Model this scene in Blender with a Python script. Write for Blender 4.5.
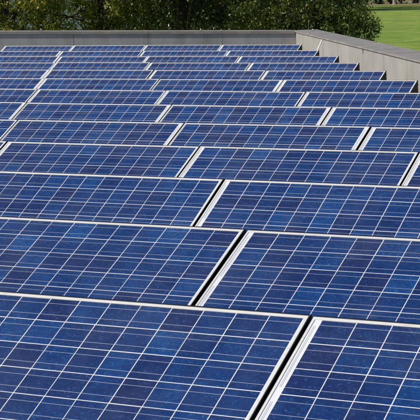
import bpy, bmesh, math, random
import numpy as np
from mathutils import Vector, Matrix

R = math.radians
scene = bpy.context.scene
for o in list(bpy.data.objects):
    bpy.data.objects.remove(o, do_unlink=True)
COL = scene.collection
rng = random.Random(7)
nrg = np.random.default_rng(11)

# ------------------------------------------------------------------ camera
cam_data = bpy.data.cameras.new("camera")
cam_data.sensor_width = 36.0
cam_data.lens = 145.33
cam_data.clip_start = 0.05
cam_data.clip_end = 3000.0
cam = bpy.data.objects.new("camera", cam_data)
COL.objects.link(cam)
cam.matrix_world = Matrix((
    (0.88137619, -0.04179693, 0.47056246, 3.9658),
    (0.47176498, 0.13011054, -0.87207170, -3.1918),
    (-0.02477521, 0.99061812, 0.13439466, 1.5924),
    (0, 0, 0, 1)))
scene.camera = cam

# ------------------------------------------------------------------ sky and sun
SUN_AZ = math.atan2(-0.725, -0.69)       # direction to the sun, from +Y towards +X
SUN_EL = R(38)
world = bpy.data.worlds.new("World")
scene.world = world
world.use_nodes = True
wn = world.node_tree
bg = wn.nodes["Background"]
sky = wn.nodes.new("ShaderNodeTexSky")
sky.sky_type = 'NISHITA'
sky.sun_disc = False
sky.sun_elevation = SUN_EL
sky.sun_rotation = SUN_AZ
sky.air_density = 1.0
sky.dust_density = 1.0
sky.ozone_density = 1.2
wn.links.new(sky.outputs[0], bg.inputs[0])
bg.inputs[1].default_value = 0.082
sun_data = bpy.data.lights.new("sun", 'SUN')
sun_data.energy = 5.0
sun_data.angle = R(0.53)
sun_data.color = (1.0, 0.94, 0.85)
sun = bpy.data.objects.new("sun", sun_data)
COL.objects.link(sun)
sv = Vector((math.sin(SUN_AZ) * math.cos(SUN_EL), math.cos(SUN_AZ) * math.cos(SUN_EL), math.sin(SUN_EL)))
sun.rotation_euler = sv.to_track_quat('Z', 'Y').to_euler()
sun.location = (0, 0, 30)

vs = scene.view_settings
vs.view_transform = 'Standard'
vs.look = 'None'
vs.exposure = 0.0
vs.gamma = 1.0
vs.use_curve_mapping = False
scene.render.engine = 'CYCLES'
scene.cycles.max_bounces = 6
scene.cycles.filter_width = 1.8
scene.cycles.transparent_max_bounces = 8


# ------------------------------------------------------------------ material helpers
def new_mat(name):
    m = bpy.data.materials.new(name)
    m.use_nodes = True
    nt = m.node_tree
    return m, nt, nt.nodes["Principled BSDF"]


def N(nt, kind, **kw):
    n = nt.nodes.new(kind)
    for k, v in kw.items():
        setattr(n, k, v)
    return n


def L(nt, a, b):
    nt.links.new(a, b)


def ramp(nt, stops, interp='LINEAR'):
    r = N(nt, "ShaderNodeValToRGB")
    cr = r.color_ramp
    cr.interpolation = interp
    while len(cr.elements) > 1:
        cr.elements.remove(cr.elements[-1])
    cr.elements[0].position = stops[0][0]
    cr.elements[0].color = (*stops[0][1], 1)
    for p, c in stops[1:]:
        e = cr.elements.new(p)
        e.color = (*c, 1)
    return r


def noise(nt, vec, scale, detail=4, rough=0.55, mapping=None):
    n = N(nt, "ShaderNodeTexNoise")
    n.inputs["Scale"].default_value = scale
    n.inputs["Detail"].default_value = detail
    n.inputs["Roughness"].default_value = rough
    if mapping:
        mp = N(nt, "ShaderNodeMapping")
        mp.inputs["Scale"].default_value = mapping
        L(nt, vec, mp.inputs["Vector"])
        vec = mp.outputs[0]
    L(nt, vec, n.inputs["Vector"])
    return n


def mixc(nt, fac, a, b, blend='MIX'):
    m = N(nt, "ShaderNodeMix", data_type='RGBA', blend_type=blend)
    for sock, v in ((m.inputs[0], fac), (m.inputs[6], a), (m.inputs[7], b)):
        if isinstance(v, (int, float)):
            sock.default_value = v
        elif isinstance(v, tuple):
            sock.default_value = (*v, 1)
        else:
            L(nt, v, sock)
    return m.outputs[2]


def math_n(nt, op, a, b=0.0):
    m = N(nt, "ShaderNodeMath", operation=op)
    for s, v in ((m.inputs[0], a), (m.inputs[1], b)):
        if isinstance(v, (int, float)):
            s.default_value = v
        else:
            L(nt, v, s)
    return m.outputs[0]


def bump(nt, bsdf, height, strength, dist):
    b = N(nt, "ShaderNodeBump")
    b.inputs["Strength"].default_value = strength
    b.inputs["Distance"].default_value = dist
    L(nt, height, b.inputs["Height"])
    L(nt, b.outputs[0], bsdf.inputs["Normal"])


def plain(name, col, rough=0.5, metal=0.0, var=0.12, scale=8.0, spec=0.5):
    m, nt, b = new_mat(name)
    tc = N(nt, "ShaderNodeTexCoord")
    n = noise(nt, tc.outputs["Object"], scale)
    lo = tuple(c * (1 - var) for c in col)
    hi = tuple(min(1, c * (1 + var)) for c in col)
    r = ramp(nt, [(0.3, lo), (0.7, hi)])
    L(nt, n.outputs[0], r.inputs[0])
    L(nt, r.outputs[0], b.inputs["Base Color"])
    b.inputs["Roughness"].default_value = rough
    b.inputs["Metallic"].default_value = metal
    b.inputs["Specular IOR Level"].default_value = spec
    return m


def laminate(b, weight=1.0):
    """the cover glass bonded on top of cells and back sheet"""
    b.inputs["Coat Weight"].default_value = weight
    b.inputs["Coat Roughness"].default_value = 0.06
    b.inputs["Coat IOR"].default_value = 1.38


# ---- silicon cell: colour differs from cell to cell, with crystal flakes inside each cell
def cell_material():
    m, nt, b = new_mat("silicon_cell")
    oi = N(nt, "ShaderNodeObjectInfo")
    ge = N(nt, "ShaderNodeNewGeometry")
    tc = N(nt, "ShaderNodeTexCoord")
    rnd = math_n(nt, 'FRACT', math_n(nt, 'ADD', oi.outputs["Random"], math_n(nt, 'MULTIPLY', ge.outputs["Random Per Island"], 1.0)))
    base = ramp(nt, [(0.0, (0.007, 0.018, 0.088)), (0.08, (0.006, 0.020, 0.097)), (0.30, (0.005, 0.024, 0.112)),
                     (0.74, (0.0045, 0.029, 0.131)), (0.94, (0.0045, 0.036, 0.154)), (1.0, (0.005, 0.045, 0.180))])
    L(nt, rnd, base.inputs[0])
    # every cell shows another part of the pattern
    off = N(nt, "ShaderNodeVectorMath", operation='ADD')
    cmb = N(nt, "ShaderNodeCombineXYZ")
    L(nt, math_n(nt, 'MULTIPLY', rnd, 37.0), cmb.inputs[0])
    L(nt, math_n(nt, 'MULTIPLY', rnd, 91.0), cmb.inputs[1])
    L(nt, tc.outputs["Object"], off.inputs[0])
    L(nt, cmb.outputs[0], off.inputs[1])
    # angular crystal grains of two sizes
    col = base.outputs[0]
    for sc, amt, seed in ((95.0, 0.75, 0.0), (210.0, 0.9, 3.7)):
        sh = N(nt, "ShaderNodeMapping")
        sh.inputs["Location"].default_value = (seed, seed * 2, 0)
        sh.inputs["Rotation"].default_value = (0, 0, 0.6)
        sh.inputs["Scale"].default_value = (1.0, 1.7, 1.0)
        L(nt, off.outputs[0], sh.inputs["Vector"])
        vo = N(nt, "ShaderNodeTexVoronoi", distance='CHEBYCHEV')
        vo.inputs["Scale"].default_value = sc
        L(nt, sh.outputs[0], vo.inputs["Vector"])
        sep = N(nt, "ShaderNodeSeparateColor")
        L(nt, vo.outputs["Color"], sep.inputs[0])
        fl = ramp(nt, [(0.0, (0.62, 0.66, 0.74)), (0.45, (0.92, 0.94, 0.96)), (0.80, (1.12, 1.10, 1.06)), (0.92, (1.9, 1.65, 1.35)), (1.0, (4.4, 3.0, 1.9))])
        L(nt, sep.outputs[0], fl.inputs[0])
        patch = noise(nt, off.outputs[0], 6.0 if seed else 4.0, 3, 0.6)
        fm = ramp(nt, [(0.38, (0.22, 0.22, 0.22)), (0.64, (amt, amt, amt))])
        L(nt, patch.outputs[0], fm.inputs[0])
        col = mixc(nt, fm.outputs[0], col, mixc(nt, 1.0, col, fl.outputs[0], 'MULTIPLY'))
    # fine streaks along the printed fingers
    fing = noise(nt, off.outputs[0], 30.0, 3, 0.7, (0.25, 6.0, 1.0))
    fg = ramp(nt, [(0.30, (0.86, 0.87, 0.90)), (0.70, (1.15, 1.13, 1.10))])
    L(nt, fing.outputs[0], fg.inputs[0])
    col = mixc(nt, 1.0, col, fg.outputs[0], 'MULTIPLY')
    # broad clouding over several centimetres
    n2 = noise(nt, off.outputs[0], 14.0, 3, 0.6)
    cl = ramp(nt, [(0.3, (0.78, 0.78, 0.84)), (0.7, (1.24, 1.24, 1.16))])
    L(nt, n2.outputs[0], cl.inputs[0])
    col = mixc(nt, 1.0, col, cl.outputs[0], 'MULTIPLY')
    # thin film of dust and a few dried drops on the glass, running across the cells
    ge2 = ge.outputs["Position"]
    dn = noise(nt, ge2, 2.6, 6, 0.7)
    df = ramp(nt, [(0.42, (0.0, 0.0, 0.0)), (0.80, (0.085, 0.085, 0.085))])
    L(nt, dn.outputs[0], df.inputs[0])
    col = mixc(nt, df.outputs[0], col, (0.30, 0.30, 0.29))
    sv_ = N(nt, "ShaderNodeTexVoronoi")
    sv_.inputs["Scale"].default_value = 26.0
    L(nt, ge2, sv_.inputs["Vector"])
    sepd = N(nt, "ShaderNodeSeparateColor")
    L(nt, sv_.outputs["Color"], sepd.inputs[0])
    rare = math_n(nt, 'GREATER_THAN', sepd.outputs[1], 0.93)
    spot = math_n(nt, 'LESS_THAN', sv_.outputs["Distance"], math_n(nt, 'MULTIPLY', sepd.outputs[0], 0.085))
    col = mixc(nt, math_n(nt, 'MULTIPLY', math_n(nt, 'MULTIPLY', rare, spot), 0.28), col, (0.5, 0.5, 0.48))
    L(nt, col, b.inputs["Base Color"])
    b.inputs["Roughness"].default_value = 0.5
    b.inputs["Specular IOR Level"].default_value = 0.12
    laminate(b)
    cr_ = ramp(nt, [(0.35, (0.03, 0.03, 0.03)), (0.75, (0.16, 0.16, 0.16))])
    L(nt, dn.outputs[0], cr_.inputs[0])
    L(nt, cr_.outputs[0], b.inputs["Coat Roughness"])
    return m


M = {}
M['cell'] = cell_material()
M['busbar'] = plain('tinned_busbar', (0.29, 0.33, 0.43), 0.5, 0.0, 0.05)
laminate(M['busbar'].node_tree.nodes["Principled BSDF"])
M['ribbon'] = plain('tinned_ribbon', (0.46, 0.47, 0.49), 0.4, 0.2, 0.05)
laminate(M['ribbon'].node_tree.nodes["Principled BSDF"])


def backsheet_mat():
    m, nt, b = new_mat("white_back_sheet")
    tc = N(nt, "ShaderNodeTexCoord")
    n = noise(nt, tc.outputs["Object"], 5.0, 5, 0.6)
    r = ramp(nt, [(0.25, (0.56, 0.585, 0.63)), (0.7, (0.66, 0.68, 0.715))])
    L(nt, n.outputs[0], r.inputs[0])
    L(nt, r.outputs[0], b.inputs["Base Color"])
    b.inputs["Roughness"].default_value = 0.6
    laminate(b)
    return m


M['sheet'] = backsheet_mat()


def alu_mat():
    m, nt, b = new_mat("anodised_aluminium")
    tc = N(nt, "ShaderNodeTexCoord")
    n = noise(nt, tc.outputs["Object"], 14.0, 5, 0.65, (1, 4, 4))
    r = ramp(nt, [(0.22, (0.50, 0.49, 0.475)), (0.42, (0.65, 0.65, 0.645)), (0.9, (0.74, 0.745, 0.745))])
    L(nt, n.outputs[0], r.inputs[0])
    L(nt, r.outputs[0], b.inputs["Base Color"])
    b.inputs["Metallic"].default_value = 0.25
    b.inputs["Roughness"].default_value = 0.5
    return m


M['alu'] = alu_mat()
M['black'] = plain('black_recycled_plastic', (0.010, 0.010, 0.011), 0.6, 0.0, 0.3, 20.0, 0.25)


def concrete(name, lo, hi, streak=0.5):
    """weathered render: cloudy, with rain streaks that run down the face"""
    m, nt, b = new_mat(name)
    ge = N(nt, "ShaderNodeNewGeometry")
    oi = N(nt, "ShaderNodeObjectInfo")
    P = ge.outputs["Position"]
    n1 = noise(nt, P, 1.3, 6, 0.62)
    c1 = ramp(nt, [(0.34, lo), (0.66, hi)])
    L(nt, n1.outputs[0], c1.inputs[0])
    n2 = noise(nt, P, 3.4, 5, 0.7, (1.0, 1.0, 0.12))
    st = ramp(nt, [(0.36, (0.72, 0.71, 0.70)), (0.52, (1, 1, 1))])
    L(nt, n2.outputs[0], st.inputs[0])
    col = mixc(nt, streak, c1.outputs[0], st.outputs[0], 'MULTIPLY')
    n4 = noise(nt, P, 11.0, 4, 0.7, (1.0, 1.0, 0.08))
    st2 = ramp(nt, [(0.30, (0.80, 0.79, 0.77)), (0.48, (1, 1, 1))])
    L(nt, n4.outputs[0], st2.inputs[0])
    col = mixc(nt, streak * 0.8, col, st2.outputs[0], 'MULTIPLY')
    tint = ramp(nt, [(0.0, (0.93, 0.93, 0.93)), (1.0, (1.04, 1.035, 1.02))])
    L(nt, oi.outputs["Random"], tint.inputs[0])
    col = mixc(nt, 1.0, col, tint.outputs[0], 'MULTIPLY')
    n3 = noise(nt, P, 70.0, 4, 0.7)
    gr = ramp(nt, [(0.3, (0.90, 0.90, 0.90)), (0.7, (1.05, 1.05, 1.05))])
    L(nt, n3.outputs[0], gr.inputs[0])
    col = mixc(nt, 1.0, col, gr.outputs[0], 'MULTIPLY')
    L(nt, col, b.inputs["Base Color"])
    b.inputs["Roughness"].default_value = 0.85
    b.inputs["Specular IOR Level"].default_value = 0.25
    bump(nt, b, n3.outputs[0], 0.25, 0.004)
    return m


M['wall'] = concrete('grey_render', (0.255, 0.246, 0.233), (0.340, 0.331, 0.316), 0.42)
M['wall_shade'] = concrete('grey_render_shade_tint', (0.310, 0.312, 0.322), (0.390, 0.392, 0.400), 0.6)  # same render as the side wall, with blue skylight of shade tinted in
M['joint'] = plain('dark_joint', (0.24, 0.235, 0.23), 0.9)
M['facade'] = concrete('building_render', (0.36, 0.34, 0.31), (0.46, 0.44, 0.41), 0.3)


def coping_mat():
    m, nt, b = new_mat("weathered_coping_sheet")
    ge = N(nt, "ShaderNodeNewGeometry")
    oi = N(nt, "ShaderNodeObjectInfo")
    n1 = noise(nt, ge.outputs["Position"], 2.2, 7, 0.68)
    c = ramp(nt, [(0.25, (0.180, 0.165, 0.160)), (0.5, (0.245, 0.229, 0.222)), (0.62, (0.295, 0.276, 0.264)), (0.8, (0.360, 0.320, 0.285))])
    L(nt, n1.outputs[0], c.inputs[0])
    n2 = noise(nt, ge.outputs["Position"], 26.0, 5, 0.7)
    g = ramp(nt, [(0.3, (0.82, 0.80, 0.78)), (0.65, (1.1, 1.1, 1.1))])
    L(nt, n2.outputs[0], g.inputs[0])
    col = mixc(nt, 1.0, c.outputs[0], g.outputs[0], 'MULTIPLY')
    t = ramp(nt, [(0.0, (0.97, 0.965, 0.96)), (1.0, (1.03, 1.03, 1.02))])
    L(nt, oi.outputs["Random"], t.inputs[0])
    col = mixc(nt, 1.0, col, t.outputs[0], 'MULTIPLY')
    L(nt, col, b.inputs["Base Color"])
    b.inputs["Roughness"].default_value = 0.6
    b.inputs["Metallic"].default_value = 0.0
    bump(nt, b, n2.outputs[0], 0.2, 0.004)
    return m


M['coping'] = coping_mat()


def roof_mat():
    m, nt, b = new_mat("roof_membrane")
    ge = N(nt, "ShaderNodeNewGeometry")
    n1 = noise(nt, ge.outputs["Position"], 0.9, 6, 0.65)
    c = ramp(nt, [(0.3, (0.11, 0.105, 0.10)), (0.7, (0.20, 0.195, 0.185))])
    L(nt, n1.outputs[0], c.inputs[0])
    v = N(nt, "ShaderNodeTexVoronoi")
    v.inputs["Scale"].default_value = 38.0
    L(nt, ge.outputs["Position"], v.inputs["Vector"])
    g = ramp(nt, [(0.0, (0.6, 0.6, 0.6)), (0.6, (1.2, 1.18, 1.12))])
    L(nt, v.outputs["Distance"], g.inputs[0])
    L(nt, mixc(nt, 1.0, c.outputs[0], g.outputs[0], 'MULTIPLY'), b.inputs["Base Color"])
    b.inputs["Roughness"].default_value = 0.9
    bump(nt, b, v.outputs["Distance"], 0.6, 0.01)
    return m


M['roof'] = roof_mat()


def grass_mat():
    m, nt, b = new_mat("meadow_grass")
    ge = N(nt, "ShaderNodeNewGeometry")
    P = ge.outputs["Position"]
    n1 = noise(nt, P, 0.075, 8, 0.70)
    c = ramp(nt, [(0.32, (0.130, 0.225, 0.030)), (0.5, (0.190, 0.280, 0.042)), (0.60, (0.235, 0.300, 0.055)), (0.70, (0.300, 0.320, 0.075))])
    L(nt, n1.outputs[0], c.inputs[0])
    n2 = noise(nt, P, 0.55, 8, 0.78)
    g = ramp(nt, [(0.36, (0.50, 0.58, 0.5)), (0.50, (0.96, 0.97, 1.0)), (0.64, (1.38, 1.26, 1.2))])
    L(nt, n2.outputs[0], g.inputs[0])
    col = mixc(nt, 1.0, c.outputs[0], g.outputs[0], 'MULTIPLY')
    # a strip of dry, uncut grass along the far edge of the meadow
    L(nt, col, b.inputs["Base Color"])
    b.inputs["Roughness"].default_value = 0.8
    b.inputs["Specular IOR Level"].default_value = 0.2
    bump(nt, b, n2.outputs[0], 0.5, 0.3)
    return m


M['grass'] = grass_mat()
M['straw'] = plain('dry_grass', (0.20, 0.18, 0.07), 0.9, 0, 0.35, 0.5)


def leaf_mat(name, cols, trans=0.35):
    m, nt, b = new_mat(name)
    ge = N(nt, "ShaderNodeNewGeometry")
    r = ramp(nt, cols)
    L(nt, ge.outputs["Random Per Island"], r.inputs[0])
    L(nt, r.outputs[0], b.inputs["Base Color"])
    b.inputs["Roughness"].default_value = 0.38
    b.inputs["Specular IOR Level"].default_value = 0.5
    t = N(nt, "ShaderNodeBsdfTranslucent")
    L(nt, mixc(nt, 1.0, r.outputs[0], (1.25, 1.2, 0.55), 'MULTIPLY'), t.inputs[0])
    mx = N(nt, "ShaderNodeMixShader")
    mx.inputs[0].default_value = trans
    L(nt, b.outputs[0], mx.inputs[1])
    L(nt, t.outputs[0], mx.inputs[2])
    L(nt, mx.outputs[0], nt.nodes["Material Output"].inputs[0])
    return m


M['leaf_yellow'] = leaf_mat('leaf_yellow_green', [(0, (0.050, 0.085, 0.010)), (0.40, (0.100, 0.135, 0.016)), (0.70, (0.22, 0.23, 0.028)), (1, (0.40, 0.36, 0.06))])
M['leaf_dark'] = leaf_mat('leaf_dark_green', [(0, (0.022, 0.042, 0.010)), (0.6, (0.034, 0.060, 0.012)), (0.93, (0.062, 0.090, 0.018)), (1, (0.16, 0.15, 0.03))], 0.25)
M['leaf_bush'] = leaf_mat('leaf_olive_green', [(0, (0.036, 0.066, 0.012)), (0.55, (0.060, 0.098, 0.016)), (0.85, (0.120, 0.150, 0.026)), (1, (0.22, 0.21, 0.05))], 0.3)
M['bark'] = plain('bark', (0.055, 0.043, 0.032), 0.95, 0, 0.4, 12.0, 0.2)
M['bark_pale'] = plain('bark_pale', (0.26, 0.20, 0.16), 0.95, 0, 0.3, 4.0, 0.2)
M['white_pvc'] = plain('white_plastic_tube', (0.78, 0.78, 0.76), 0.45)
M['zinc'] = plain('galvanised_steel', (0.42, 0.42, 0.43), 0.4, 0.8)
M['dark_hole'] = plain('dark_drain_slot', (0.02, 0.02, 0.02), 0.9)
M['house_wall'] = plain('pale_house_render', (0.52, 0.56, 0.66), 0.85, 0, 0.05, 0.8)
M['house_roof'] = plain('slate_tiles', (0.10, 0.10, 0.11), 0.7, 0, 0.2, 3.0)
M['window'] = plain('dark_window', (0.03, 0.04, 0.05), 0.1)


# ------------------------------------------------------------------ mesh helpers
class MB:
    """collects quads and boxes for one mesh"""
    def __init__(self):
        self.v, self.f, self.m = [], [], []

    def quad(self, a, b, c, d, mat=0):
        i = len(self.v)
        self.v += [a, b, c, d]
        self.f.append((i, i + 1, i + 2, i + 3))
        self.m.append(mat)

    def box(self, lo, hi, mat=0, bottom=True, fn=None):
        (x0, y0, z0), (x1, y1, z1) = lo, hi
        p = [(x0, y0, z0), (x1, y0, z0), (x1, y1, z0), (x0, y1, z0), (x0, y0, z1), (x1, y0, z1), (x1, y1, z1), (x0, y1, z1)]
        if fn:
            p = [tuple(fn(q)) for q in p]
        i = len(self.v)
        self.v += p
        fs = [(4, 5, 6, 7), (0, 1, 5, 4), (1, 2, 6, 5), (2, 3, 7, 6), (3, 0, 4, 7)]
        if bottom:
            fs.append((3, 2, 1, 0))
        for f in fs:
            self.f.append(tuple(i + k for k in f))
            self.m.append(mat)

    def prism(self, prof, x0, x1, mat=0, inset=None):
        """profile of (y, z) points (counter-clockwise seen from +x) swept along x"""
        n = len(prof)
        i = len(self.v)
        self.v += [(x0, y, z) for y, z in prof] + [(x1, y, z) for y, z in prof]
        for k in range(n):
            j = (k + 1) % n
            self.f.append((i + k, i + j, i + n + j, i + n + k))
            self.m.append(mat)
        self.f.append(tuple(i + k for k in reversed(range(n))))
        self.m.append(mat)
        self.f.append(tuple(i + n + k for k in range(n)))
        self.m.append(mat)

    def tube(self, pts, radii, seg=8, mat=0, cap=True):
        rings = []
        n = len(pts)
        for k in range(n):
            p = Vector(pts[k])
            d = (Vector(pts[min(k + 1, n - 1)]) - Vector(pts[max(k - 1, 0)])).normalized()
            a = d.orthogonal().normalized()
            if rings and False:
                pass
            b = d.cross(a)
            ring = []
            for s in range(seg):
                t = 2 * math.pi * s / seg
                ring.append(len(self.v))
                q = p + (a * math.cos(t) + b * math.sin(t)) * radii[k]
                self.v.append(tuple(q))
            rings.append(ring)
        for k in range(n - 1):
            # best rotation between rings so that the tube does not twist
            best = min(range(seg), key=lambda s: sum((Vector(self.v[rings[k][q]]) - Vector(self.v[rings[k + 1][(q + s) % seg]])).length for q in range(0, seg, 2)))
            rings[k + 1] = rings[k + 1][best:] + rings[k + 1][:best]
            for s in range(seg):
                t = (s + 1) % seg
                self.f.append((rings[k][s], rings[k][t], rings[k + 1][t], rings[k + 1][s]))
                self.m.append(mat)
        if cap:
            self.f.append(tuple(reversed(rings[0])))
            self.m.append(mat)
            self.f.append(tuple(rings[-1]))
            self.m.append(mat)

    def mesh(self, name, mats):
        me = bpy.data.meshes.new(name)
        me.from_pydata(self.v, [], self.f)
        for m in mats:
            me.materials.append(m)
        if len(mats) > 1:
            me.polygons.foreach_set('material_index', self.m)
        me.update()
        return me

    def build(self, name, mats, parent=None, **kw):
        if not isinstance(mats, (list, tuple)):
            mats = [mats]
        return add(name, self.mesh(name, mats), parent, **kw)


def add(name, data, parent=None, loc=None, rot=None):
    o = bpy.data.objects.new(name, data)
    COL.objects.link(o)
    if parent is not None:
        o.parent = parent
    if loc is not None:
        o.location = loc
    if rot is not None:
        o.rotation_euler = rot
    return o


def tag(o, label=None, cat=None, group=None, kind=None):
    if label:
        o["label"] = label
    if cat:
        o["category"] = cat
    if group:
        o["group"] = group
    if kind:
        o["kind"] = kind
    return o


# ------------------------------------------------------------------ layout of the building
# corner of the parapet (inner top edge), w runs along the side parapet away from the camera, n points outwards over it
CORNER = Vector((-11.188, 28.800, 0.0))
WD = Vector((-0.53118, 0.84726, 0.0))
ND = Vector((0.84726, 0.53118, 0.0))
GROUND = -3.2
TOP = 0.50


def BL(a, b, z):
    """a metres from the corner along the side wall towards the camera, b metres outwards from its face"""
    return CORNER - WD * a + ND * b + Vector((0, 0, z))


# ground
g = MB()
S = 1500.0
g.quad((-S, -S, GROUND), (S, -S, GROUND), (S, S, GROUND), (-S, S, GROUND))
tag(g.build('ground', M['grass']), kind='structure')

# roof deck and the building under it
rd = MB()
c4 = [BL(-0.05, 0.05, 0), BL(44, 0.05, 0), BL(44, -22, 0), BL(-0.05, -22, 0)]
rd.quad(*[tuple(p) for p in reversed(c4)])
tag(rd.build('roof', M['roof']), kind='structure')

bd = add('flat_roofed_building', None, None, BL(20, -11, GROUND))
tag(bd, 'rendered flat roofed building carrying the rows of solar panels', 'building')
m_ = MB()
base = Vector(BL(20, -11, GROUND))
m_.box((-0.5, 0.55, 0), (44, -22, 3.15), fn=lambda q: BL(q[0], q[1], GROUND + q[2]) - base)
m_.build('outer_wall', M['facade'], bd)


# ------------------------------------------------------------------ parapets
def parapet(name, label, length, pitch, axis, slope, mat, height0, depth, cop_len, fas):
    """axis 'side': runs from the corner towards the camera; 'back': runs from the corner to the left"""
    root = add(name, None, None, BL(0, 0, 0))
    tag(root, label, 'parapet wall')
    org = Vector(BL(0, 0, 0))

    def T(t, d, z):
        # t along the wall, d outwards, z up
        if axis == 'side':
            return BL(t, d, z) - org
        return BL(-d, -t, z + slope * t) - org
    r = random.Random(3)
    start = -0.51 if axis == 'side' else 0.012
    # core behind the panels
    core = MB()
    core.box((start + 0.01, 0.060, -0.25), (length, depth - 0.03, height0 - 0.02), fn=lambda q: T(*q))
    core.build('wall_core', M['joint'], root)
    k = 0
    t = -0.022
    while t < length - 0.2:
        t1 = min(t + pitch, length)
        me = MB()
        jx = r.uniform(-0.002, 0.002)
        me.box((t + 0.003, 0.022 + jx, 0.004), (t1 - 0.003, 0.0585, height0 - 0.018), fn=lambda q: T(*q))
        me.build('wall_panel', mat, root)
        t = t1
    # coping lengths with a raised seam at each end
    t = start
    while t < length - 0.2:
        t1 = min(t + cop_len, length)
        e = r.uniform(-0.0003, 0.0003)
        prof = [(-0.002, -fas), (0.020, -fas), (0.020, -0.012), (depth - 0.012, -0.012), (depth - 0.012, -0.055), (depth + 0.012, -0.055),
                (depth + 0.012, 0.006), (-0.002, 0.0)]
        me = MB()
        i = len(me.v)
        n = len(prof)
        a0, a1 = t + 0.003, t1 - 0.003
        for tt in (a0, a1):
            for d, z in prof:
                me.v.append(tuple(T(tt, d, height0 + z + e)))
        for q in range(n):
            w = (q + 1) % n
            me.f.append((q, w, n + w, n + q))
            me.m.append(0)
        me.f.append(tuple(range(n)))
        me.f.append(tuple(n + q for q in reversed(range(n))))
        me.m += [0, 0]
        co = me.build('coping', M['coping'], root)
        if t1 < length:
            sm = MB()
            sm.box((t1 - 0.02, -0.0035, -fas + 0.004), (t1 + 0.02, depth + 0.0135, 0.0012), fn=lambda q: T(q[0], q[1], height0 + q[2] + e + (0.006 * q[1] / depth if q[2] > 0 else 0.0)))
            sm.build('seam_cover', M['coping'], co)
        t = t1
    return root, T


side_wall, TS = parapet('parapet_wall', 'sunlit grey parapet wall running back along the right side of the roof', 40.0, 4.19, 'side', 0.0, M['wall'], TOP, 0.50, 2.9, 0.026)
back_wall, TB = parapet('parapet_wall', 'shaded grey parapet wall across the back of the roof below the trees', 16.0, 1.535, 'back', 0.0251, M['wall_shade'], TOP, 0.50, 3.05, 0.055)

# overflow slot in the side parapet
sl = MB()
sl.box((8.795, 0.0175, 0.395), (8.835, 0.022, 0.452), fn=lambda q: TS(*q))
sl.box((8.785, 0.0150, 0.447), (8.845, 0.022, 0.457), fn=lambda q: TS(*q))
sl.build('drain_slot', M['dark_hole'], side_wall)

# white tube leaning on the side parapet
tb = MB()
a_, b_ = BL(4.12, -0.19, 0.015), BL(4.17, 0.006, 0.462)
tb.tube([tuple(a_ - Vector(BL(4.12, -0.19, 0))), tuple((a_ + b_) / 2 - Vector(BL(4.12, -0.19, 0))), tuple(b_ - Vector(BL(4.12, -0.19, 0)))], [0.014, 0.0141, 0.014], 10)
tag(tb.build('plastic_tube', M['white_pvc'], None, loc=BL(4.12, -0.19, 0)), 'thin white tube leaning against the right parapet near the back corner', 'tube')

# lightning rod on the coping near the corner, with the wire clips along both copings
lr = add('lightning_rod', None, None, BL(1.75, 0.06, TOP + 0.001))
tag(lr, 'thin grey lightning rod standing on the coping by the back corner', 'lightning rod')
q = MB()
q.tube([(0, 0, 0.02), (0.003, 0.0, 0.10), (0.012, 0, 0.24)], [0.004, 0.0035, 0.0025], 8)
q.build('rod', M['zinc'], lr)
q = MB()
q.box((-0.018, -0.018, 0.0), (0.018, 0.018, 0.018))
q.build('foot', M['zinc'], lr)

clip_spots = [('side', 0.55, 0.30, 'beside the back corner of the roof'), ('back', 1.95, 0.12, 'on the back parapet, nearest to the corner'),
              ('back', 5.25, 0.12, 'on the back parapet, farthest left')]
for ax, t, d, where in clip_spots:
    z = TOP + (0.0251 * t if ax == 'back' else 0.0)
    p = BL(t, d, z + 0.005) if ax == 'side' else BL(-d, -t, z + 0.005)
    cl = add('conductor_clip', None, None, p, (0, 0, R(32)))
    tag(cl, 'small pale conductor clip ' + where, 'conductor clip', 'conductor clips on the copings')
    q = MB()
    q.box((-0.035, -0.03, 0), (0.035, 0.03, 0.018))
    q.build('base', M['zinc'], cl)
    q = MB()
    q.box((-0.008, -0.018, 0.0185), (0.008, 0.018, 0.045))
    q.build('holder', M['white_pvc'], cl)

# ------------------------------------------------------------------ solar panels
PL, PH = 1.580, 0.790          # panel length and height
CP = 0.1275                    # cell pitch
GAP = 0.0041                   # white line between cells
WIDE, NARROW = 0.0355, 0.0145  # end margins, frame included
LIP = 0.0145
# X of the gap between the second and third panel, Y and Z of the top edge, tilt
ROWS = [(1.586, 1.925, 0.452, 28.33), (0.474, 3.620, 0.454, 26.32), (-0.523, 5.308, 0.457, 30.08), (-1.567, 6.940, 0.461, 28.19),
        (-2.561, 8.516, 0.469, 28.23), (-3.641, 10.225, 0.470, 28.23), (-4.738, 12.048, 0.467, 28.23), (-5.864, 13.879, 0.463, 28.23),
        (-6.953, 15.635, 0.462, 28.23), (-8.093, 17.501, 0.457, 28.23), (-9.169, 19.272, 0.456, 28.23), (-10.318, 21.085, 0.453, 28.23),
        (-12.022, 24.105, 0.417, 28.23)]
# gap widths: (first-second, second-third, third-fourth)
GAPS = {1: (.016, .017, .016), 2: (.016, .021, .016), 3: (.015, .017, .016), 4: (.016, .015, .015), 5: (.013, .013, .017), 6: (.009, .011, .016), 7: (.014, .011, .016),
        8: (.009, .012, .014), 9: (.009, .021, .014), 10: (.016, .010, .013), 11: (.009, .009, .012), 12: (.009, .023, .013), 13: (.009, .013, .012)}
FLIP = {(5, 1), (5, 2), (6, 0), (6, 1), (6, 2), (8, 0), (8, 2), (9, 0), (11, 0), (12, 0)}
DETAIL_ROWS = 7


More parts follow.
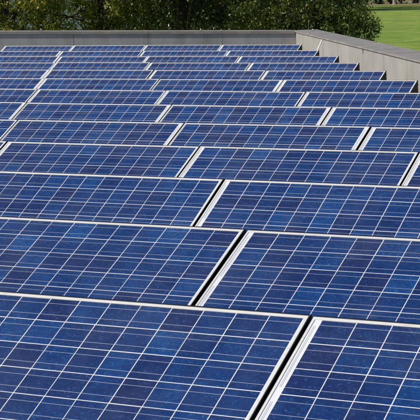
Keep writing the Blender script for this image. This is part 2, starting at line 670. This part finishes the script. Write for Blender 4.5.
def cell_mesh(h, name):
    """one silicon cell with its two busbars, centred, lying in the x/y plane"""
    w = CP - GAP
    m = MB()
    c = 0.0035
    m.box((-w / 2, -h / 2, 0), (w / 2, h / 2, 0.0003), 0, bottom=False)
    full = CP - GAP
    top = h / 2
    for fr in (0.25, 0.75):
        y = -h / 2 + full * fr
        m.quad((-w / 2, y - 0.0009, 0.0005), (w / 2, y - 0.0009, 0.0005), (w / 2, y + 0.0009, 0.0005), (-w / 2, y + 0.0009, 0.0005), 1)
    return m.mesh(name, [M['cell'], M['busbar']])


ROW0 = 0.0072                       # top of the (partly framed) first cell line
H_FULL = CP - GAP
H_TOP = ROW0 + CP - GAP / 2 - (LIP + 0.0006)
CELL_FULL = cell_mesh(H_FULL, 'solar_cell')
CELL_TOP = cell_mesh(H_TOP, 'solar_cell_top')


def cell_spots(flip):
    x0 = NARROW if flip else WIDE
    for r in range(6):
        for c in range(12):
            x = x0 + (c + 0.5) * CP
            if r == 0:
                s = LIP + 0.0006 + H_TOP / 2
            else:
                s = ROW0 + (r + 0.5) * CP
            yield r, c, x, s


def joined_cells(flip):
    m = MB()
    w = CP - GAP
    for r, c, x, s in cell_spots(flip):
        h = H_TOP if r == 0 else H_FULL
        m.box((x - w / 2, -s - h / 2, 0), (x + w / 2, -s + h / 2, 0.0003), 0, bottom=False)
        for fr in (0.25, 0.75):
            y = -s - h / 2 + H_FULL * fr
            m.quad((x - w / 2, y - 0.0009, 0.0005), (x + w / 2, y - 0.0009, 0.0005), (x + w / 2, y + 0.0009, 0.0005), (x - w / 2, y + 0.0009, 0.0005), 1)
    return m.mesh('cell_field', [M['cell'], M['busbar']])


CELLS_JOINED = {False: joined_cells(False), True: joined_cells(True)}


def frame_mesh():
    """four extruded bars mitred at the corners: face lip, outer web and bottom flange"""
    m = MB()
    lx, ly, dep = 0.0100, LIP, 0.036
    z1 = 0.0020
    o = [(0, 0), (PL, 0), (PL, -PH), (0, -PH)]
    i_ = [(lx, -ly), (PL - lx, -ly), (PL - lx, -PH + ly), (lx, -PH + ly)]
    bv = 0.0008
    ob = [(bv, -bv), (PL - bv, -bv), (PL - bv, -PH + bv), (bv, -PH + bv)]
    for k in range(4):
        j = (k + 1) % 4
        A, B, C, D = o[k], o[j], i_[j], i_[k]
        A2, B2 = ob[k], ob[j]
        m.quad((*A2, z1), (*D, z1), (*C, z1), (*B2, z1))                       # face
        m.quad((*A, z1 - bv), (*A2, z1), (*B2, z1), (*B, z1 - bv))             # rounded outer edge
        m.quad((*D, z1), (*D, -0.001), (*C, -0.001), (*C, z1))                 # inner edge of the lip
        m.quad((*A, -dep), (*A, z1 - bv), (*B, z1 - bv), (*B, -dep))           # outer web
        fl = 0.022
        f = [(fl, -fl), (PL - fl, -fl), (PL - fl, -PH + fl), (fl, -PH + fl)]
        m.quad((*A, -dep), (*B, -dep), (*f[j], -dep), (*f[k], -dep))           # bottom flange
    return m.mesh('frame', [M['alu']])


FRAME = frame_mesh()
bs = MB()
bs.box((0.004, -PH + 0.004, -0.006), (PL - 0.004, -0.004, -0.0002))
SHEET = bs.mesh('back_sheet', [M['sheet']])
rb = MB()
for k in range(2):
    s0, s1 = ROW0 + CP * (0.30 + 3 * k), ROW0 + CP * (2.74 + 3 * k)
    for dx in (0.0, 0.0052):
        rb.quad((dx, -s1, 0), (dx + 0.0011, -s1, 0), (dx + 0.0011, -s0, 0), (dx, -s0, 0))
RIBBON = rb.mesh('ribbon', [M['ribbon']])


def tub_mesh(tilt, zt, key):
    """black ballast tub: wedge body with a wavy rear, ribbed sides and a rim round the panel"""
    t = R(tilt)
    ct, st = math.cos(t), math.sin(t)

    def S(s, n):                      # slope coordinates -> (y, z), y=0 at the panel's top edge
        return (-s * ct - n * st, zt - s * st + n * ct)
    m = MB()
    up = S(0.02, -0.0385)
    lo = S(PH - 0.03, -0.0385)
    prof = [lo, (lo[0] - 0.012, 0.002), (0.055, 0.002), (0.062, zt * 0.14), (0.070, zt * 0.30), (0.050, zt * 0.43), (0.024, zt * 0.50), (0.044, zt * 0.58),
            (0.062, zt * 0.70), (0.058, zt * 0.82), (0.034, zt * 0.92), (0.012, zt - 0.030), up]
    prof = prof[::-1]
    m.prism(prof, 0.012, PL - 0.012)
    # side ribs
    for x0, x1 in ((0.002, 0.012), (PL - 0.012, PL - 0.002)):
        for fr in (0.18, 0.36, 0.54, 0.72):
            yb = lo[0] * (1 - fr) + 0.03 * fr
            s = -yb / ct
            zz = zt + (yb) * math.tan(t) - 0.055
            if zz > 0.05:
                m.box((x0, yb - 0.02, 0.004), (x1, yb + 0.02, zz))
    # rear rim that stands a little above the panel's upper edge
    rim = [(0.003, zt - 0.040), (0.003, zt - 0.004), (0.007, zt + 0.0015), (0.014, zt + 0.0032), (0.019, zt + 0.001), (0.021, zt - 0.010), (0.016, zt - 0.040)]
    m.prism(rim, -0.0015, PL + 0.0015)
    # side rims
    for x0, x1 in ((-0.003, -0.0006), (PL + 0.0006, PL + 0.003)):
        a, b = S(0.0, 0.0004), S(PH, 0.0004)
        c, d = S(PH, -0.060), S(0.0, -0.060)
        m.prism([a, b, (c[0], max(c[1], 0.004)), d][::-1], x0, x1)
    # foot flange in front
    fy, fz = S(PH, -0.045)
    m.prism([(fy - 0.035, 0.003), (fy + 0.06, 0.003), (fy + 0.06, max(fz, 0.02)), (fy - 0.01, max(fz - 0.01, 0.014))], 0.02, PL - 0.02)
    return m.mesh('mounting_tub_' + key, [M['black']])


ORD = ['front', 'second', 'third', 'fourth', 'fifth', 'sixth', 'seventh', 'eighth', 'ninth', 'tenth', 'eleventh', 'twelfth', 'last']


def row_phrase(i):
    return {1: 'the front row', 13: 'the last row before the back parapet', 12: 'the second last row', 11: 'the third row from the back parapet',
            10: 'the fourth row from the back parapet', 9: 'the fifth row from the back parapet'}.get(i, 'the %s row from the front' % ORD[i - 1])


def place_phrase(i, j):
    if i <= 3:
        return ('beyond the left picture edge', 'left of the black gap', 'right of the black gap', 'beyond the right picture edge')[j]
    if i >= 8:
        return ('leftmost', 'second from left', 'third from left', 'rightmost')[j]
    return ('cut by the left edge', 'second from left', 'third from left', 'cut by the right edge')[j]


panel_no = 0
for i, (xg, yt, zt, tilt) in enumerate(ROWS, 1):
    ga, gb, gc = GAPS[i]
    x2 = xg + gb / 2
    x1 = xg - gb / 2 - PL
    lefts = [x1 - ga - PL, x1, x2, x2 + PL + gc]
    tub = tub_mesh(tilt, zt, str(i))
    t = R(tilt)
    ct, st = math.cos(t), math.sin(t)
    for j, xl in enumerate(lefts):
        seen = not (i <= 3 and j in (0, 3))
        flip = (i, j) in FLIP
        dev = rng.uniform(-0.004, 0.004)
        yl = yt + rng.uniform(-0.003, 0.003)
        root = add('solar_panel', None, None, (xl, yl, 0.002 + rng.uniform(-0.001, 0.004)), (0, R(rng.uniform(-0.07, 0.07)), R(rng.uniform(-0.13, 0.13))))
        tag(root, 'blue solar panel %s in %s' % (place_phrase(i, j), row_phrase(i)), 'solar panel', 'solar panels in rows on the flat roof')
        rot = (t, 0, 0)
        add('mounting_tub', tub, root)
        add('frame', FRAME, root, (0, 0, zt), rot)
        add('back_sheet', SHEET, root, (0, 0, zt), rot)
        if i <= DETAIL_ROWS:
            x_r = PL - 0.0255 if flip else 0.0185
            z_n = 0.0004
            add('ribbon', RIBBON, root, (x_r, -st * z_n, zt + ct * z_n), rot)
        if i <= DETAIL_ROWS and seen:
            for r, c, x, s in cell_spots(flip):
                jx, jy = rng.uniform(-.0004, .0004), rng.uniform(-.0004, .0004)
                add('solar_cell', CELL_TOP if r == 0 else CELL_FULL, root, (x + jx, -(s + jy) * ct, zt - (s + jy) * st), rot)
        else:
            o = add('cell_field', CELLS_JOINED[flip], root, (0, 0, zt), rot)
            o["kind"] = "stuff"
        panel_no += 1


# ------------------------------------------------------------------ trees
def leaves_mesh(name, centers, radii, per, size, mat, flat=0.35):
    """leaf-sized folded diamonds scattered through clumps"""
    nC = len(centers)
    n = nC * per
    cen = np.repeat(centers, per, axis=0)
    rad = np.repeat(radii, per)[:, None]
    d = nrg.normal(size=(n, 3))
    d /= np.linalg.norm(d, axis=1)[:, None]
    pos = cen + d * rad * (nrg.random((n, 1)) ** 0.5) * np.array([1, 1, 0.8])
    # leaf axes: tips droop outwards from the clump's centre
    ax = d * 0.6 + nrg.normal(size=(n, 3)) * 0.6 + np.array([0, 0, -0.45])
    ax /= np.linalg.norm(ax, axis=1)[:, None]
    upv = nrg.normal(size=(n, 3)) * flat + np.array([0, 0, 1.0]) + d * 0.5
    sd = np.cross(ax, upv)
    sd /= np.linalg.norm(sd, axis=1)[:, None] + 1e-9
    nm = np.cross(sd, ax)
    ln = (size * nrg.uniform(0.45, 1.35, n))[:, None]
    wd = ln * nrg.uniform(0.24, 0.38, (n, 1))
    v = np.empty((n, 4, 3), np.float32)
    v[:, 0] = pos
    v[:, 1] = pos + ax * ln * 0.45 + sd * wd + nm * wd * 0.35
    v[:, 2] = pos + ax * ln
    v[:, 3] = pos + ax * ln * 0.45 - sd * wd + nm * wd * 0.35
    me = bpy.data.meshes.new(name)
    me.vertices.add(n * 4)
    me.vertices.foreach_set('co', v.reshape(-1))
    idx = np.arange(n)[:, None] * 4
    tri = np.concatenate([idx + np.array([0, 1, 2]), idx + np.array([0, 2, 3])], axis=1).reshape(-1).astype(np.int32)
    me.loops.add(n * 6)
    me.loops.foreach_set('vertex_index', tri)
    me.polygons.add(n * 2)
    me.polygons.foreach_set('loop_start', np.arange(0, n * 6, 3, dtype=np.int32))
    me.polygons.foreach_set('loop_total', np.full(n * 2, 3, np.int32))
    me.update(calc_edges=True)
    me.materials.append(mat)
    return me


def tree(name, label, base, trunk_h, trunk_r, crown_c, crown_r, clumps, per, size, mat, clump_r=(0.25, 0.5), bark='bark', holes=(), limbs=9, shell=0.45, group=None, cat='tree'):
    """crown_c and crown_r are local to the tree's base; holes are (centre, radius) kept free of clumps"""
    root = add(name, None, None, base)
    tag(root, label, cat, group)
    cc, cr = np.array(crown_c, float), np.array(crown_r, float)
    pts = []
    while len(pts) < clumps:
        d = nrg.normal(size=3)
        d /= np.linalg.norm(d)
        rr = (shell + (1 - shell) * nrg.random()) * (0.82 + 0.24 * math.sin(d[0] * 5 + d[2] * 4 + base[0]) * math.cos(d[1] * 4 + base[1]))
        p = cc + d * cr * min(rr, 1.08)
        if any(np.linalg.norm(p - np.array(hc)) < hr for hc, hr in holes):
            continue
        pts.append(p)
    pts = np.array(pts)
    rad = nrg.uniform(clump_r[0], clump_r[1], clumps)
    # trunk with limbs that reach towards clumps
    m = MB()
    top = cc + np.array([0.1, 0, cr[2] * 0.45])
    mid = np.array([nrg.uniform(-.15, .15), nrg.uniform(-.15, .15), trunk_h * 0.55])
    m.tube([(0, 0, -0.15), (0.02, 0.01, 0.35), tuple(mid), (mid[0] * 0.5, mid[1] * 0.5, trunk_h), tuple(top)],
           [trunk_r * 1.45, trunk_r * 1.08, trunk_r * 0.9, trunk_r * 0.72, trunk_r * 0.12], 9)
    m.build('trunk', M[bark], root)
    lm = MB()
    pick = nrg.choice(clumps, min(limbs * 4, clumps), replace=False)
    for q, k in enumerate(pick):
        e = pts[k]
        f = nrg.uniform(0.0, 0.6)
        s = np.array([mid[0] * 0.5, mid[1] * 0.5, trunk_h]) * (1 - f) + top * f
        mdp = s * 0.5 + e * 0.5 + np.array([nrg.normal() * 0.15, nrg.normal() * 0.15, 0.12 * np.linalg.norm(e - s)])
        r0 = trunk_r * (0.36 if q < limbs else 0.16)
        lm.tube([tuple(s), tuple(s * 0.6 + mdp * 0.4 + nrg.normal(size=3) * 0.05), tuple(mdp), tuple(mdp * 0.4 + e * 0.6 + nrg.normal(size=3) * 0.06), tuple(e)],
                [r0, r0 * 0.8, r0 * 0.6, r0 * 0.35, r0 * 0.12], 6)
    lm.build('limbs', M[bark], root)
    add('crown', leaves_mesh('crown', pts, rad, per, size, mat), root)
    return root


CAMV = Vector((3.9658, -3.1918, 0))
FWD = Vector((-0.47488, 0.88005, 0)).normalized()
RGT = Vector((0.88005, 0.47488, 0)).normalized()


def GP(depth, lateral):
    """a spot on the ground by its distance from the viewing spot and its offset to the right"""
    p = CAMV + FWD * depth + RGT * lateral
    return (p.x, p.y, GROUND)


# the near trees stand just outside the back parapet
tree('broadleaf_tree', 'yellow green broadleaf tree behind the left end of the back parapet', GP(44.0, -5.2), 2.2, 0.16, (0, 0, 4.1), (2.5, 2.5, 2.7), 430, 66, 0.082, M['leaf_yellow'],
     (0.12, 0.28), shell=0.5, group='trees behind the back parapet')
tree('broadleaf_tree', 'open branched tree with gaps showing pale wall, behind the back parapet', GP(45.5, -2.9), 2.4, 0.17, (0, 0, 4.3), (2.6, 2.5, 2.8), 430, 62, 0.080, M['leaf_yellow'],
     (0.12, 0.28), shell=0.45, holes=(((-0.45, -1.2, 4.1), 0.55), ((0.35, 1.4, 4.1), 0.45)), group='trees behind the back parapet')
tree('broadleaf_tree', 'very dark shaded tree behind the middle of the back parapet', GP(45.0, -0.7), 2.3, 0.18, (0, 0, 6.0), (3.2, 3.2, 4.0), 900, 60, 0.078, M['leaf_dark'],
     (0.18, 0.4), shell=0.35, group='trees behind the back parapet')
tree('shrub', 'large olive green shrub behind the back corner of the parapets', GP(43.5, 2.1), 1.4, 0.12, (0, 0, 3.7), (2.15, 1.9, 2.7), 640, 60, 0.064, M['leaf_bush'],
     (0.13, 0.30), shell=0.3, group='trees behind the back parapet', cat='shrub')
tree('shrub', 'olive green shrub against the meadow, right of the back corner', GP(42.6, 3.25), 1.2, 0.10, (0, 0, 3.3), (1.45, 1.3, 2.4), 700, 60, 0.060, M['leaf_bush'],
     (0.12, 0.27), shell=0.15, group='trees behind the back parapet', cat='shrub')
# a darker second line behind them
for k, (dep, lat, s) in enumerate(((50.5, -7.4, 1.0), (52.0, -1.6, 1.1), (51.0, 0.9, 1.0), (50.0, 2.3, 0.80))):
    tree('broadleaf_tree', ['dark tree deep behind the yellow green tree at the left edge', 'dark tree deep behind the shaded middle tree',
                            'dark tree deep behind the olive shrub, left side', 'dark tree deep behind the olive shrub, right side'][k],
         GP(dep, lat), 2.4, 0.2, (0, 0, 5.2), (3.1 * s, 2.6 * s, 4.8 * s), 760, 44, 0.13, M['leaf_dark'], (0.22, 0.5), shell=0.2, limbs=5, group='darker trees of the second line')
# trees along the far edge of the meadow
for k, (dep, lat, hgt) in enumerate(((279, 31.0, 1.0), (283, 35.8, 1.1), (237, 18.0, 0.95), (247, 20.0, 1.05), (257, 21.0, 1.0), (242, 12.0, 1.1))):
    tree('meadow_tree', ['far tree with pale trunk standing in the dry strip at the meadow edge', 'far tree at the meadow edge beyond the right picture edge',
                         'far tree hidden by the shrub, nearest of those shading the meadow edge', 'far tree hidden by the shrub, second of those shading the meadow edge',
                         'far tree hidden by the shrub, deepest of those shading the meadow edge', 'far tree hidden by the shrub, leftmost of those shading the meadow edge'][k],
         GP(dep, lat), 2.6, 0.32, (0, 0, 7.2 * hgt), (4.2, 4.2, 4.6 * hgt), 380, 26, 0.5, M['leaf_dark'], (0.5, 1.1), bark='bark_pale', shell=0.2, limbs=4, group='trees along the far edge of the meadow')

# hedge that closes the view behind the dry strip
hroot = add('field_hedge', None, None, GP(288, 33))
tag(hroot, 'dark field hedge along the top edge behind the dry grass strip', 'hedge')
hx = np.linspace(-40, 25, 420)
hp = np.stack([RGT.x * hx + nrg.normal(size=420) * 0.9, RGT.y * hx + nrg.normal(size=420) * 0.9, nrg.uniform(0.2, 4.2, 420)], axis=1)
add('foliage', leaves_mesh('foliage', hp, nrg.uniform(0.5, 1.2, 420), 40, 0.5, M['leaf_dark']), hroot)
hm = MB()
for k in range(0, 420, 14):
    hm.tube([(hp[k][0], hp[k][1], -0.1), (hp[k][0] + 0.1, hp[k][1], 1.4), (hp[k][0] - 0.1, hp[k][1] + 0.1, 3.2)], [0.12, 0.09, 0.03], 6)
hm.build('stems', M['bark'], hroot)["kind"] = "stuff"

# strip of dry grass beyond the meadow
st_ = MB()
for k in range(60):
    a0, a1 = -60 + k * 3.0, -57 + k * 3.0
    w0, w1 = 1.2 * math.sin(k * 0.7), 1.2 * math.sin(k * 0.7 + 0.7)
    p = [Vector(GP(270 + w0, a0)), Vector(GP(270 + w1, a1)), Vector(GP(330, a1)), Vector(GP(330, a0))]
    st_.quad(*[(v.x, v.y, GROUND + 0.05) for v in p])
tag(st_.build('dry_grass_strip', M['straw']), kind='structure')

# ------------------------------------------------------------------ pale house seen through the branches
hb = Vector(GP(84, -7.6))
ho = add('pale_house', None, None, tuple(hb), (0, 0, math.atan2(RGT.y, RGT.x) + R(8)))
tag(ho, 'pale rendered house glimpsed through gaps between the left trees', 'house')
q = MB()
q.box((-6, 0, 0), (6, 7, 5.0))
q.build('wall', M['house_wall'], ho)
q = MB()
q.prism([(-0.5, 4.9), (7.5, 4.9), (3.5, 8.2)], -6.4, 6.4)
q.build('roof', M['house_roof'], ho)
for x in (-4.4, -1.6, 1.4, 4.2):
    wq = MB()
    wq.box((x - 0.5, -0.04, 0.9), (x + 0.5, 0.03, 2.2))
    w_ = wq.build('window', M['window'], ho)
    fq = MB()
    fq.box((x - 0.56, -0.06, 0.82), (x + 0.56, 0.02, 0.895))
    fq.build('sill', M['white_pvc'], w_)

print('panels', panel_no, 'objects', len(bpy.data.objects))
